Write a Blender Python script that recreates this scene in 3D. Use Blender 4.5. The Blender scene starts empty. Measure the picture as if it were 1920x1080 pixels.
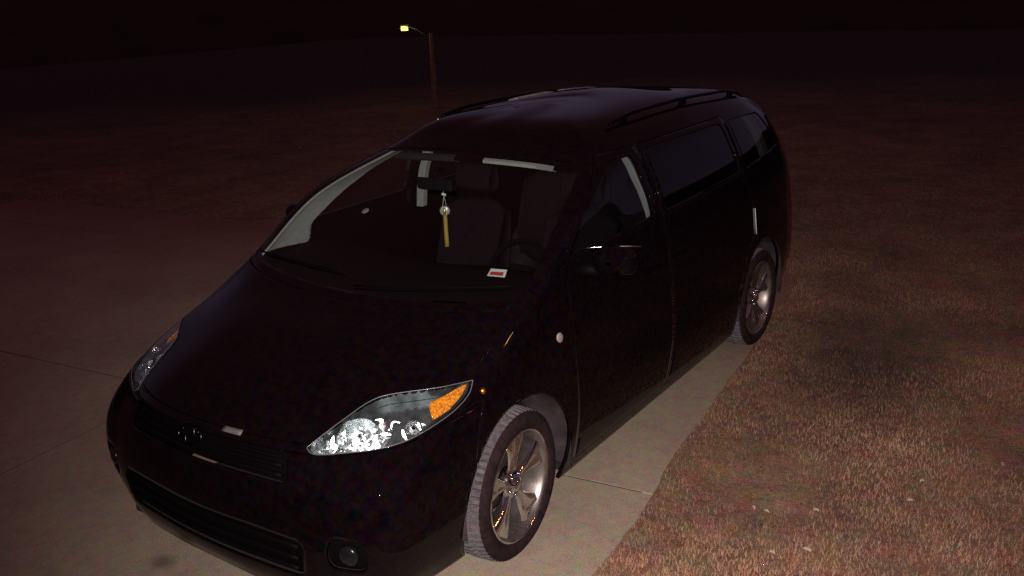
import bpy, bmesh, math, random
from mathutils import Vector, Matrix, noise
import numpy as np
random.seed(7); np.random.seed(7)
C = bpy.context.scene.collection
SC = bpy.context.scene

# ------------------------------------------------------------------ camera
CAM_POS = Vector((3.0656, -2.9437, 2.4798))
YAW, PITCH, ROLL, FPX = -0.62121, -0.313424, -0.042932, 1690.03
_f = Vector((math.sin(YAW)*math.cos(PITCH), math.cos(YAW)*math.cos(PITCH), math.sin(PITCH)))
_r = Vector((math.cos(YAW), -math.sin(YAW), 0)); _u = _r.cross(_f)
_r2 = _r*math.cos(ROLL)+_u*math.sin(ROLL); _u2 = -_r*math.sin(ROLL)+_u*math.cos(ROLL)
cd = bpy.data.cameras.new('camera'); cam = bpy.data.objects.new('camera', cd); C.objects.link(cam)
cd.sensor_width = 36; cd.lens = 36*FPX/1920; cd.clip_start = .05; cd.clip_end = 2000
M = Matrix((( _r2.x, _u2.x, -_f.x), (_r2.y, _u2.y, -_f.y), (_r2.z, _u2.z, -_f.z))).to_4x4(); M.translation = CAM_POS
cam.matrix_world = M; SC.camera = cam

# ------------------------------------------------------------------ night sky, camera flash, exposure
w = bpy.data.worlds.new('World'); SC.world = w; w.use_nodes = True
nt = w.node_tree; nt.nodes.clear()
out = nt.nodes.new('ShaderNodeOutputWorld'); bg = nt.nodes.new('ShaderNodeBackground')
tc = nt.nodes.new('ShaderNodeTexCoord'); sep = nt.nodes.new('ShaderNodeSeparateXYZ')
ramp = nt.nodes.new('ShaderNodeValToRGB')          # faint town glow low in the sky, darker overhead
nt.links.new(tc.outputs['Generated'], sep.inputs[0]); nt.links.new(sep.outputs['Z'], ramp.inputs[0])
e = ramp.color_ramp.elements
e[0].position = 0.0; e[0].color = (.10, .070, .115, 1)
e[1].position = 0.9; e[1].color = (.092, .030, .036, 1)
m_ = ramp.color_ramp.elements.new(.25); m_.color = (.085, .058, .100, 1)
m_ = ramp.color_ramp.elements.new(.45); m_.color = (.075, .028, .036, 1)
nt.links.new(ramp.outputs[0], bg.inputs[0]); bg.inputs[1].default_value = .85
nt.links.new(bg.outputs[0], out.inputs[0])
SC.view_settings.view_transform = 'Standard'; SC.view_settings.look = 'None'
SC.view_settings.exposure = 0; SC.view_settings.gamma = 1; SC.view_settings.use_curve_mapping = False
SC.render.engine = 'CYCLES'; SC.cycles.max_bounces = 8; SC.cycles.transparent_max_bounces = 16
SC.cycles.use_denoising = False
def lamp(name, loc, power, color, radius):
    l = bpy.data.lights.new(name, 'POINT'); l.energy = power; l.color = color; l.shadow_soft_size = radius
    o = bpy.data.objects.new(name, l); C.objects.link(o); o.location = loc; return o
# the phone's own flash, a hand's breadth from its lens
FLASH_POWER = 1080
fl = bpy.data.lights.new('camera_flash', 'SPOT'); fl.energy = FLASH_POWER; fl.color = (1, .89, .83); fl.shadow_soft_size = .012
fl.spot_size = math.radians(86); fl.spot_blend = 1.0
flash = bpy.data.objects.new('camera_flash', fl); C.objects.link(flash)
flash.matrix_world = M @ Matrix.Rotation(math.radians(-6), 4, 'X') @ Matrix.Rotation(math.radians(-8), 4, 'Y'); flash.location = CAM_POS - _r2*.03 + _u2*.015

# ------------------------------------------------------------------ helpers
def link(nt, a, b): nt.links.new(a, b)
def hue_mottle(n, b, t, amt, scale):
    """multiply the base colour by a coloured fractal mottle (imitates camera colour noise)"""
    no = n.nodes.new('ShaderNodeTexNoise'); no.inputs['Scale'].default_value = scale; no.inputs['Detail'].default_value = 7; no.inputs['Roughness'].default_value = .72
    v1 = n.nodes.new('ShaderNodeVectorMath'); v1.operation = 'MULTIPLY_ADD'; v1.inputs[1].default_value = (amt*2.6,)*3; v1.inputs[2].default_value = (1-amt*1.3,)*3
    v2 = n.nodes.new('ShaderNodeVectorMath'); v2.operation = 'MAXIMUM'; v2.inputs[1].default_value = (.05,)*3
    mx = n.nodes.new('ShaderNodeMix'); mx.data_type = 'RGBA'; mx.blend_type = 'MULTIPLY'; mx.inputs[0].default_value = 1
    n.links.new(t.outputs['Object'], no.inputs['Vector']); n.links.new(no.outputs['Color'], v1.inputs[0]); n.links.new(v1.outputs[0], v2.inputs[0])
    src = b.inputs['Base Color']
    if src.links: n.links.new(src.links[0].from_socket, mx.inputs[6])
    else: mx.inputs[6].default_value = src.default_value
    n.links.new(v2.outputs[0], mx.inputs[7]); n.links.new(mx.outputs[2], src)
def mat(name, col, rough=.5, metal=0., coat=0., coat_rough=.03, coat_ior=1.5, spec=.5, noise_scale=None, noise_amt=.2, hue=0., hue_scale=20., bump=0., bump_scale=60., emit=None, estr=0., detail=6):
    m = bpy.data.materials.new(name); m.use_nodes = True; n = m.node_tree; b = n.nodes['Principled BSDF']
    b.inputs['Base Color'].default_value = (*col, 1); b.inputs['Roughness'].default_value = rough
    b.inputs['Metallic'].default_value = metal; b.inputs['Coat Weight'].default_value = coat
    b.inputs['Coat Roughness'].default_value = coat_rough; b.inputs['Specular IOR Level'].default_value = spec
    if emit: b.inputs['Emission Color'].default_value = (*emit, 1); b.inputs['Emission Strength'].default_value = estr
    b.inputs['Coat IOR'].default_value = coat_ior
    t = n.nodes.new('ShaderNodeTexCoord')
    if noise_scale:
        no = n.nodes.new('ShaderNodeTexNoise'); no.inputs['Scale'].default_value = noise_scale; no.inputs['Detail'].default_value = detail
        r = n.nodes.new('ShaderNodeValToRGB'); r.color_ramp.elements[0].position = .3; r.color_ramp.elements[1].position = .7
        r.color_ramp.elements[0].color = (*[c*(1-noise_amt) for c in col], 1); r.color_ramp.elements[1].color = (*[c*(1+noise_amt) for c in col], 1)
        link(n, t.outputs['Object'], no.inputs['Vector']); link(n, no.outputs['Fac'], r.inputs[0]); link(n, r.outputs[0], b.inputs['Base Color'])
    if hue: hue_mottle(n, b, t, hue, hue_scale)
    if bump:
        no = n.nodes.new('ShaderNodeTexNoise'); no.inputs['Scale'].default_value = bump_scale; no.inputs['Detail'].default_value = 4
        bp = n.nodes.new('ShaderNodeBump'); bp.inputs['Strength'].default_value = bump; bp.inputs['Distance'].default_value = .01
        link(n, t.outputs['Object'], no.inputs['Vector']); link(n, no.outputs['Fac'], bp.inputs['Height']); link(n, bp.outputs[0], b.inputs['Normal'])
    return m
def glass(name, tint, ior=1.5, rough=.02):
    """thin pane: straight-through tinted transmission plus a Fresnel reflection"""
    m = bpy.data.materials.new(name); m.use_nodes = True; n = m.node_tree; n.nodes.clear()
    o = n.nodes.new('ShaderNodeOutputMaterial'); mx = n.nodes.new('ShaderNodeMixShader'); tr = n.nodes.new('ShaderNodeBsdfTransparent')
    gl = n.nodes.new('ShaderNodeBsdfGlossy'); ge = n.nodes.new('ShaderNodeNewGeometry'); dt = n.nodes.new('ShaderNodeVectorMath'); dt.operation = 'DOT_PRODUCT'
    tr.inputs[0].default_value = (*tint, 1); gl.inputs['Roughness'].default_value = rough
    ab = n.nodes.new('ShaderNodeMath'); ab.operation = 'ABSOLUTE'; su = n.nodes.new('ShaderNodeMath'); su.operation = 'SUBTRACT'; su.inputs[0].default_value = 1
    pw = n.nodes.new('ShaderNodeMath'); pw.operation = 'POWER'; pw.inputs[1].default_value = 5; ma = n.nodes.new('ShaderNodeMath'); ma.operation = 'MULTIPLY_ADD'; ma.inputs[1].default_value = .95; ma.inputs[2].default_value = .045
    link(n, ge.outputs['Incoming'], dt.inputs[0]); link(n, ge.outputs['Normal'], dt.inputs[1]); link(n, dt.outputs['Value'], ab.inputs[0]); link(n, ab.outputs[0], su.inputs[1])
    link(n, su.outputs[0], pw.inputs[0]); link(n, pw.outputs[0], ma.inputs[0])
    link(n, ma.outputs[0], mx.inputs[0]); link(n, tr.outputs[0], mx.inputs[1]); link(n, gl.outputs[0], mx.inputs[2]); link(n, mx.outputs[0], o.inputs[0])
    return m
def mesh_obj(name, verts, faces, m, parent=None, smooth=True):
    me = bpy.data.meshes.new(name); me.from_pydata([tuple(v) for v in verts], [], faces); me.update()
    if smooth: me.polygons.foreach_set('use_smooth', [True]*len(me.polygons))
    if m: me.materials.append(m)
    o = bpy.data.objects.new(name, me); C.objects.link(o)
    if parent: o.parent = parent
    return o
def bm_obj(name, bm, m, parent=None, smooth=False, bevel=0):
    bmesh.ops.recalc_face_normals(bm, faces=bm.faces)
    me = bpy.data.meshes.new(name); bm.to_mesh(me); bm.free()
    if smooth: me.polygons.foreach_set('use_smooth', [True]*len(me.polygons))
    me.materials.append(m); o = bpy.data.objects.new(name, me); C.objects.link(o)
    if parent: o.parent = parent
    if bevel:
        b = o.modifiers.new('bevel', 'BEVEL'); b.width = bevel; b.segments = 3; b.limit_method = 'ANGLE'
    return o
def tag(o, label=None, cat=None, group=None, kind=None):
    for k, v in (('label', label), ('category', cat), ('group', group), ('kind', kind)):
        if v: o[k] = v
    return o
def empty(name, loc, rz=0, parent=None):
    o = bpy.data.objects.new(name, None); C.objects.link(o); o.location = loc; o.rotation_euler = (0, 0, rz); o.empty_display_size = .2
    if parent: o.parent = parent
    return o
def add_box(bm, c, s, rot=None):
    r = bmesh.ops.create_cube(bm, size=1); T = Matrix.Translation(c) @ (rot.to_4x4() if rot else Matrix()) @ Matrix.Diagonal((*s, 1))
    bmesh.ops.transform(bm, matrix=T, verts=r['verts']); return r['verts']
def tube(path, rad, seg=10, caps=True):
    """swept tube; rad a number or one per point"""
    P = [Vector(p) for p in path]; n = len(P); R_ = rad if isinstance(rad, (list, tuple)) else [rad]*n
    V = []; Fc = []; up = Vector((0, 0, 1))
    for i, p in enumerate(P):
        d = (P[min(i+1, n-1)]-P[max(i-1, 0)]).normalized(); a = d.cross(up)
        if a.length < 1e-3: a = d.cross(Vector((1, 0, 0)))
        a.normalize(); b = d.cross(a)
        for k in range(seg):
            t = 2*math.pi*k/seg; V.append(p+(a*math.cos(t)+b*math.sin(t))*R_[i])
    for i in range(n-1):
        for k in range(seg): Fc.append((i*seg+k, i*seg+(k+1) % seg, (i+1)*seg+(k+1) % seg, (i+1)*seg+k))
    if caps: Fc.append(tuple(range(seg-1, -1, -1))); Fc.append(tuple((n-1)*seg+k for k in range(seg)))
    return V, Fc
def lathe(prof, seg, axis='x', closed=False):
    """profile of (radius, axial) points revolved about x (or z)"""
    V = []; Fc = []; n = len(prof)
    for k in range(seg):
        t = 2*math.pi*k/seg; c, s = math.cos(t), math.sin(t)
        for r, a in prof: V.append((a, r*c, r*s) if axis == 'x' else (r*c, r*s, a))
    for k in range(seg):
        k2 = (k+1) % seg
        for i in range(n if closed else n-1):
            j = (i+1) % n; Fc.append((k*n+i, k*n+j, k2*n+j, k2*n+i))
    return V, Fc

# ------------------------------------------------------------------ materials
PAINT = mat('black_paint', (.0034, .0017, .0026), .6, 0, 1.0, .012, coat_ior=1.22, spec=0., hue=2.2, hue_scale=28)
TRIM = mat('black_plastic', (.0025, .0016, .002), .6, spec=.05, bump=.15, bump_scale=300)
GLOSSTRIM = mat('gloss_black', (.002, .0014, .002), .25, spec=.07)
CHROME = mat('chrome', (.62, .62, .64), .12, 1, noise_scale=25, noise_amt=.12)
RIM = mat('rim_chrome', (.66, .68, .72), .13, 1, noise_scale=18, noise_amt=.2)
BARREL = mat('rim_barrel', (.20, .17, .16), .38, .8, noise_scale=14, noise_amt=.3)
SIDEWALL = mat('tyre_sidewall', (.019, .010, .012), .95, spec=.1, noise_scale=30, noise_amt=.35, hue=.5, hue_scale=20)
TREAD = mat('tyre_tread', (.096, .083, .092), .95, noise_scale=45, noise_amt=.3, hue=.4, hue_scale=25, spec=.1, bump=.3, bump_scale=200)
LINER = mat('arch_liner', (.045, .034, .038), .95, spec=.1, hue=.5, noise_scale=9, noise_amt=.4, bump=.4, bump_scale=80)
UNDER = mat('underbody', (.01, .009, .01), .9, noise_scale=12)
WSGLASS = glass('windscreen_glass', (.62, .65, .64))
TINT = glass('tinted_glass', (.22, .22, .23))
LIGHTTINT = glass('front_door_glass', (.50, .52, .52))
LENS = glass('clear_lens', (.95, .96, .97), 1.45, .03)
PILLAR = mat('pillar_trim', (.46, .475, .46), .85, noise_scale=30, noise_amt=.08, bump=.1, bump_scale=400)
CLOTH = mat('seat_cloth', (.017, .011, .015), .98, spec=.1, hue=.8, hue_scale=25, bump=.3, bump_scale=500)
DASH = mat('dash_plastic', (.004, .003, .004), .9, spec=.08, bump=.2, bump_scale=300)
HEADLINER = mat('headliner', (.03, .028, .03), .95, noise_scale=60, noise_amt=.1)
AMBER = mat('amber_lens', (.85, .27, .006), .35, 0, .6, .08, noise_scale=110, noise_amt=.6, bump=1.0, bump_scale=260)
RED = mat('red_lens', (.25, .01, .01), .2, 0, 1.0, .05)
HOUSING = mat('lamp_housing', (.085, .10, .105), .30, .6, noise_scale=30, noise_amt=.4)
BOWL = mat('reflector_bowl', (.90, .99, 1.0), .30, 1, bump=.45, bump_scale=14)
FACET = mat('reflector_facets', (.92, .96, .98), .20, 1, bump=1.0, bump_scale=95)
PALEPATCH = mat('roof_patch', (.36, .33, .38), .9, noise_scale=60, noise_amt=.3, bump=.6, bump_scale=120)
WHITE = mat('white_print', (.75, .82, .78), .6, noise_scale=200, noise_amt=.2)
REDPRINT = mat('red_print', (.50, .05, .045), .6, noise_scale=250, noise_amt=.5)
GOLD = mat('gold_thread', (.75, .55, .11), .6, .3, noise_scale=300, noise_amt=.4, bump=.6, bump_scale=500)
PEARL = mat('pale_medallion', (.62, .60, .50), .35, .2, noise_scale=90, noise_amt=.4)
BADGE = mat('badge_metal', (.42, .34, .32), .35, .4, noise_scale=120, noise_amt=.2)
ORANGEGLINT = mat('orange_glint', (1.0, .36, .03), .33, 1)
CRUMPLE = mat('crumpled_silver', (.80, .90, .93), .30, 1, bump=1.0, bump_scale=24)
# ------------------------------------------------------------------ body control net: paths run round the car, each climbing from sill to roof centre
def build_ctrl():
    F=[
     [(0,-.95,.19),(0,-1.0,.30),(0,-1.02,.50),(0,-1.0,.72),(0,-.91,.88),(0,-.46,1.055),(0,-.06,1.155),(0,.50,1.44),(0,1.05,1.70),(0,1.28,1.80),(0,1.7,1.84)],
     [(.33,-.945,.19),(.34,-.985,.30),(.35,-1.0,.50),(.35,-.975,.72),(.34,-.88,.88),(.32,-.44,1.055),(.33,-.04,1.16),(.30,.51,1.44),(.26,1.06,1.695),(.15,1.32,1.80),(0,1.8,1.845)],
     [(.62,-.90,.19),(.64,-.94,.30),(.67,-.945,.48),(.66,-.90,.70),(.62,-.77,.87),(.61,-.34,1.045),(.64,.03,1.17),(.55,.54,1.445),(.45,1.07,1.685),(.28,1.34,1.805),(0,1.92,1.832)],
     [(.83,-.74,.19),(.88,-.80,.30),(.91,-.84,.48),(.90,-.79,.69),(.85,-.57,.90),(.83,-.18,1.045),(.84,.12,1.18),(.775,.55,1.46),(.60,1.08,1.67),(.40,1.38,1.805),(0,2.0,1.834)],
     [(.91,-.44,.20),(.945,-.50,.32),(.97,-.50,.50),(.965,-.45,.70),(.925,-.27,.935),(.915,-.05,1.065),(.90,.20,1.20),(.84,.60,1.465),(.675,1.12,1.655),(.46,1.45,1.80),(0,2.1,1.836)],
     [(.92,0,.2),(.955,0,.32),(.98,0,.52),(.98,0,.72),(.96,.0,.94),(.94,.16,1.09),(.92,.36,1.22),(.855,.77,1.47),(.695,1.25,1.665),(.47,1.60,1.805),(0,2.2,1.838)],
     [(.92,.5,.2),(.955,.5,.32),(.985,.5,.52),(.985,.5,.72),(.97,.5,.93),(.95,.52,1.09),(.92,.62,1.225),(.855,.96,1.475),(.71,1.4,1.67),(.47,1.75,1.81),(0,2.3,1.85)],
    ]
    def side(y,yt,yc,dx=0,zr=1.675,zt=1.85):
        return [(.92-dx,y,.2),(.955-dx,y,.32),(.985-dx,y,.52),(.985-dx,y,.72),(.97-dx,y,.9),(.95-dx,y,1.09),(.92-dx,y*.9+yt*.1,1.23),(.85-dx,y*.6+yt*.4,1.45),(.72-dx,yt,zr),(.46,yt*.5+yc*.5,zr*.4+zt*.6+.035),(0,yc,zt)]
    F+=[side(1.0,1.6,2.4,0,1.67,1.855),side(1.6,1.95,2.5,0,1.675,1.855),side(2.3,2.4,2.65,0,1.675,1.85),side(3.0,2.95,2.85,.01,1.665,1.825),side(3.45,3.35,3.0,.035,1.65,1.815),side(3.75,3.60,3.15,.075,1.635,1.80)]
    F+=[
     [(.78,3.90,.22),(.80,3.97,.34),(.82,4.0,.52),(.82,3.98,.72),(.81,3.96,.9),(.79,3.94,1.09),(.77,3.90,1.22),(.70,3.82,1.43),(.60,3.72,1.65),(.35,3.50,1.76),(0,3.3,1.79)],
     [(.50,4.02,.22),(.52,4.10,.34),(.53,4.13,.52),(.53,4.11,.72),(.53,4.08,.9),(.52,4.06,1.09),(.50,4.03,1.22),(.46,3.95,1.43),(.40,3.83,1.68),(.23,3.68,1.74),(0,3.45,1.775)],
     [(0,4.04,.22),(0,4.12,.34),(0,4.15,.52),(0,4.13,.72),(0,4.10,.9),(0,4.08,1.09),(0,4.05,1.22),(0,3.97,1.43),(0,3.86,1.70),(0,3.75,1.735),(0,3.6,1.76)],
    ]
    return F
CT=build_ctrl();NI=len(CT);NJ=len(CT[0])
def _mx(p): return (-p[0],p[1],p[2])
def cp(i,j):
    if j<0:
        a,b=cp(i,0),cp(i,1); return tuple(2*a[k]-b[k] for k in range(3))
    if j>=NJ: return _mx(cp(i,2*(NJ-1)-j))
    if i<0: return _mx(cp(-i,j))
    if i>=NI: return _mx(cp(2*(NI-1)-i,j))
    return CT[i][j]
def cr(t):
    return (-.5*t+t*t-.5*t**3, 1-2.5*t*t+1.5*t**3, .5*t+2*t*t-1.5*t**3, -.5*t*t+.5*t**3)
def S(u,v):
    i=min(int(math.floor(u)),NI-2);j=min(int(math.floor(v)),NJ-2);a=cr(u-i);b=cr(v-j)
    p=[0,0,0]
    for k in range(4):
        for l in range(4):
            c=cp(i-1+k,j-1+l);w=a[k]*b[l]
            p[0]+=w*c[0];p[1]+=w*c[1];p[2]+=w*c[2]
    return p

# ------------------------------------------------------------------ van body: one lofted surface cut into panels
NN = 16
def make_surface():
    us = [k/NN for k in range(-(NI-1)*NN, (NI-1)*NN+1)]; vs = [k/NN for k in range((NJ-1)*NN+1)]
    V = []; UV = []
    half = {}
    for u in us:
        for v in vs:
            a = round(abs(u), 4)
            if (a, v) not in half: half[(a, v)] = S(a, v)
            p = half[(a, v)]
            V.append((p[0] if u >= 0 else -p[0], p[1], p[2])); UV.append((u, v))
    nv = len(vs); Fc = []
    for i in range(len(us)-1):
        for j in range(nv-1): Fc.append([i*nv+j, (i+1)*nv+j, (i+1)*nv+j+1, i*nv+j+1])
    return V, UV, Fc
SV, SUV, SF = make_surface()
def clip(faces, f):
    """split polygons along f = 0; returns (inside, outside)"""
    val = {}; cut = {}; ins = []; outs = []
    def g(i):
        if i not in val:
            x = f(SV[i], SUV[i]); val[i] = x if abs(x) > 1e-6 else 1e-6
        return val[i]
    for fc in faces:
        s = [g(i) for i in fc]
        if all(x > 0 for x in s): ins.append(fc); continue
        if all(x < 0 for x in s): outs.append(fc); continue
        a = []; b = []
        for k in range(len(fc)):
            i, j = fc[k], fc[(k+1) % len(fc)]; (a if s[k] > 0 else b).append(i)
            if (s[k] > 0) != (s[(k+1) % len(fc)] > 0):
                key = (min(i, j), max(i, j))
                if key not in cut:
                    t = val[key[0]]/(val[key[0]]-val[key[1]]); p, q = SV[key[0]], SV[key[1]]; m, n = SUV[key[0]], SUV[key[1]]
                    SV.append(tuple(p[c]+(q[c]-p[c])*t for c in range(3))); SUV.append(tuple(m[c]+(n[c]-m[c])*t for c in range(2)))
                    cut[key] = len(SV)-1
                a.append(cut[key]); b.append(cut[key])
        if len(a) > 2: ins.append(a)
        if len(b) > 2: outs.append(b)
    return ins, outs
def sdf(P, rad=0.):
    """signed distance (positive inside) to a polygon, optionally rounded by rad"""
    n = len(P)
    def f(x, y):
        d = 1e9; c = False
        for i in range(n):
            ax, ay = P[i]; bx, by = P[(i+1) % n]; ex, ey = bx-ax, by-ay; wx, wy = x-ax, y-ay
            t = max(0, min(1, (wx*ex+wy*ey)/(ex*ex+ey*ey))); d = min(d, (wx-ex*t)**2+(wy-ey*t)**2)
            if (ay > y) != (by > y) and x < (bx-ax)*(y-ay)/(by-ay)+ax: c = not c
        return (math.sqrt(d) if c else -math.sqrt(d))+rad
    return f
def panel(name, faces, m, parent, thick=.012, inset=0., flip=False, smooth=True, sub=None):
    idx = {}; V = []; Fc = []
    for fc in faces:
        g = []
        for i in fc:
            if i not in idx: idx[i] = len(V); V.append(SV[i])
            g.append(idx[i])
        Fc.append(g)
    bm = bmesh.new(); vs = [bm.verts.new(v) for v in V]
    for g in Fc:
        try: bm.faces.new([vs[k] for k in g])
        except ValueError: pass
    bmesh.ops.remove_doubles(bm, verts=bm.verts, dist=.0004)
    bmesh.ops.dissolve_degenerate(bm, dist=.0003, edges=bm.edges)
    bm.normal_update()
    if inset:
        nn = {v: v.normal.copy() for v in bm.verts}
        for v in bm.verts: v.co -= nn[v]*inset
    me = bpy.data.meshes.new(name); bm.to_mesh(me); bm.free()
    me.polygons.foreach_set('use_smooth', [smooth]*len(me.polygons)); me.materials.append(m)
    o = bpy.data.objects.new(name, me); C.objects.link(o)
    if parent: o.parent = parent
    if thick:
        s = o.modifiers.new('solidify', 'SOLIDIFY'); s.thickness = thick; s.offset = -1
    return o
SURFSIDE = [p for p, q in zip(SV, SUV) if 4.3 < q[0] < 12.4 and 1.5 < q[1] < 7.9]
SURFROOF = [p for p, q in zip(SV, SUV) if q[1] > 7.6]
def roof_z(x, y):
    b = sorted((math.hypot(p[0]-x, p[1]-y), p[2]) for p in SURFROOF if abs(p[0]-x) < .15 and abs(p[1]-y) < .15)[:4]
    return sum(q[1]/(q[0]+.01) for q in b)/sum(1/(q[0]+.01) for q in b)
GAP = .0035
def cut_part(rest, f, gap=GAP):
    """take the region f > gap out of rest and drop a seam strip"""
    i, o = clip(rest, f)
    i2, strip = clip(i, lambda p, uv: f(p, uv)-gap)
    return i2, o
van = empty('minivan', (0, 0, 0))
tag(van, 'black minivan parked on the concrete driveway beside the dry lawn', 'minivan')

rest = SF
# wheel arches
def arch(cy, r):
    return lambda p, uv: (r-math.hypot(p[1]-cy, p[2]-.375)) if abs(p[0]) > .55 else -.5
AR = .415
_, rest = clip(rest, arch(0, AR)); _, rest = clip(rest, arch(3.03, AR))
# windscreen in surface coordinates
def rrect(uv, u1, v0, v1, r, ku=1., kv=1.):
    x = abs(uv[0])*ku; y = (uv[1]-(v0+v1)/2)*kv; hx = u1*ku; hy = (v1-v0)/2*kv
    qx = x-hx+r; qy = abs(y)-hy+r
    return -(math.hypot(max(qx, 0), max(qy, 0))+min(max(qx, qy), 0)-r)
ws = lambda p, uv: rrect(uv, 3.72, 6.04, 7.86, .10, .25, .38)
ws_f, rest = cut_part(rest, ws, .002)
# side windows in side view
WF = [(.56, 1.285), (1.45, 1.30), (1.45, 1.625), (1.22, 1.63), (1.0, 1.555), (.76, 1.43)]
WSL = [(1.61, 1.30), (2.72, 1.315), (2.70, 1.63), (1.61, 1.635)]
WQ = [(2.86, 1.32), (3.62, 1.36), (3.50, 1.60), (3.30, 1.615), (2.84, 1.63)]
def inset_poly(P, d):
    cx = sum(p[0] for p in P)/len(P); cy = sum(p[1] for p in P)/len(P)
    return [(x+(d if x < cx else -d), y+(d if y < cy else -d)) for x, y in P]
def sideview(P, rad, s, umin=3.9, umax=12.9):
    fn = sdf(inset_poly(P, rad) if rad else P, rad)
    def f(p, uv):
        if uv[0]*s < umin or uv[0]*s > umax: return -1
        return fn(p[1], p[2])
    return f
win = {}
for s in (1, -1):
    for k, P in (('front', WF), ('slide', WSL), ('quarter', WQ)):
        win[k, s], rest = cut_part(rest, sideview(P, .02, s), .001)
# doors
DF = [(.50, .26), (1.535, .26), (1.565, .9), (1.53, 1.30), (1.53, 1.665), (1.20, 1.665), (.96, 1.575), (.60, 1.38), (.485, 1.27), (.47, .9)]
DS = [(1.555, .26), (2.60, .26), (2.60, .52), (2.74, .76), (2.88, .86), (2.88, 1.1), (2.79, 1.30), (2.78, 1.665), (1.545, 1.665), (1.545, 1.30), (1.58, .9)]
door = {}
for s in (1, -1):
    for k, P in (('front', DF), ('slide', DS)):
        door[k, s], rest = cut_part(rest, sideview(P, .025, s, 4.2))
# headlights (outline in surface coordinates)
HL0 = [(3.90, 4.23), (3.4, 4.39), (2.93, 4.47), (2.43, 4.49), (2.17, 4.43), (2.00, 4.22), (1.86, 4.01), (1.73, 3.80), (1.86, 3.69), (2.28, 3.71), (2.9, 3.72), (3.34, 3.75), (3.77, 3.81), (3.96, 3.97)]
def smooth_loop(P, sharp, n=4):
    out_ = []; N = len(P)
    for i in range(N):
        p0, p1, p2, p3 = P[i-1], P[i], P[(i+1) % N], P[(i+2) % N]
        if i in sharp: p0 = p1
        if (i+1) % N in sharp: p3 = p2
        for k in range(n):
            a = cr(k/n); out_.append(tuple(a[0]*p0[c]+a[1]*p1[c]+a[2]*p2[c]+a[3]*p3[c] for c in range(2)))
    return out_
HL = smooth_loop(HL0, {0, 7}, 4)
hl = {}
_h = sdf([(a*.30, b*.18) for a, b in HL])
for s in (1, -1):
    f = lambda p, uv, s=s: _h(uv[0]*s*.30, uv[1]*.18) if uv[0]*s > 1.5 and 3 < uv[1] < 5 else -1
    hl[s], rest = cut_part(rest, f, .0012)
# upper grille, lower grille, fog lamp recesses
def rr_uv(u0, v0, hu, hv, r, ku=.33, kv=.19):
    def f(p, uv):
        x = abs(abs(uv[0])-u0)*ku-hu*ku+r; y = abs(uv[1]-v0)*kv-hv*kv+r
        return -(math.hypot(max(x, 0), max(y, 0))+min(max(x, y), 0)-r)
    return f
gr_f, rest = cut_part(rest, rr_uv(0, 3.34, 1.50, .36, .03), .002)
lg_f, rest = cut_part(rest, rr_uv(0, 1.55, 1.75, .45, .04), .002)
fg_f, rest = cut_part(rest, rr_uv(2.42, 1.9, .33, .36, .06), .002)
# bonnet
_b = sdf([(a*.30, b*.25) for a, b in [(-3.72, 5.9), (-3.78, 5.2), (-3.72, 4.5), (-3.5, 4.30), (-2.9, 4.3), (-2.43, 4.32), (-2.2, 4.26), (-2.08, 4.1), (-1.86, 3.84), (-1.7, 3.86), (1.7, 3.86), (1.86, 3.84), (2.08, 4.1), (2.2, 4.26), (2.43, 4.32), (2.9, 4.3), (3.5, 4.30), (3.72, 4.5), (3.78, 5.2), (3.72, 5.9)]])
hood_f, rest = cut_part(rest, lambda p, uv: _b(uv[0]*.3, uv[1]*.25) if abs(uv[0]) < 4.5 else -1)
# bumpers, tailgate, rear lamps and rear glass
bump_f, rest = cut_part(rest, lambda p, uv: min((4.35-abs(uv[0]))*.2, (3.70-uv[1])*.18))
rg_f, rest = cut_part(rest, lambda p, uv: rrect((15-abs(uv[0]), uv[1]), 1.75, 6.3, 7.75, .08, .3, .25), .001)
tl = {}
for s in (1, -1):
    tl[s], rest = cut_part(rest, lambda p, uv, s=s: min((uv[0]*s-12.45)*.2, (13.25-uv[0]*s)*.2, (uv[1]-3.9)*.2, (6.4-uv[1])*.2))
rb_f, rest = cut_part(rest, lambda p, uv: min((abs(uv[0])-11.9)*.2, (2.7-uv[1])*.18))
tg_f, rest = cut_part(rest, lambda p, uv: min((abs(uv[0])-13.28)*.3, (uv[1]-2.75)*.2, (7.95-uv[1])*.25))

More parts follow.
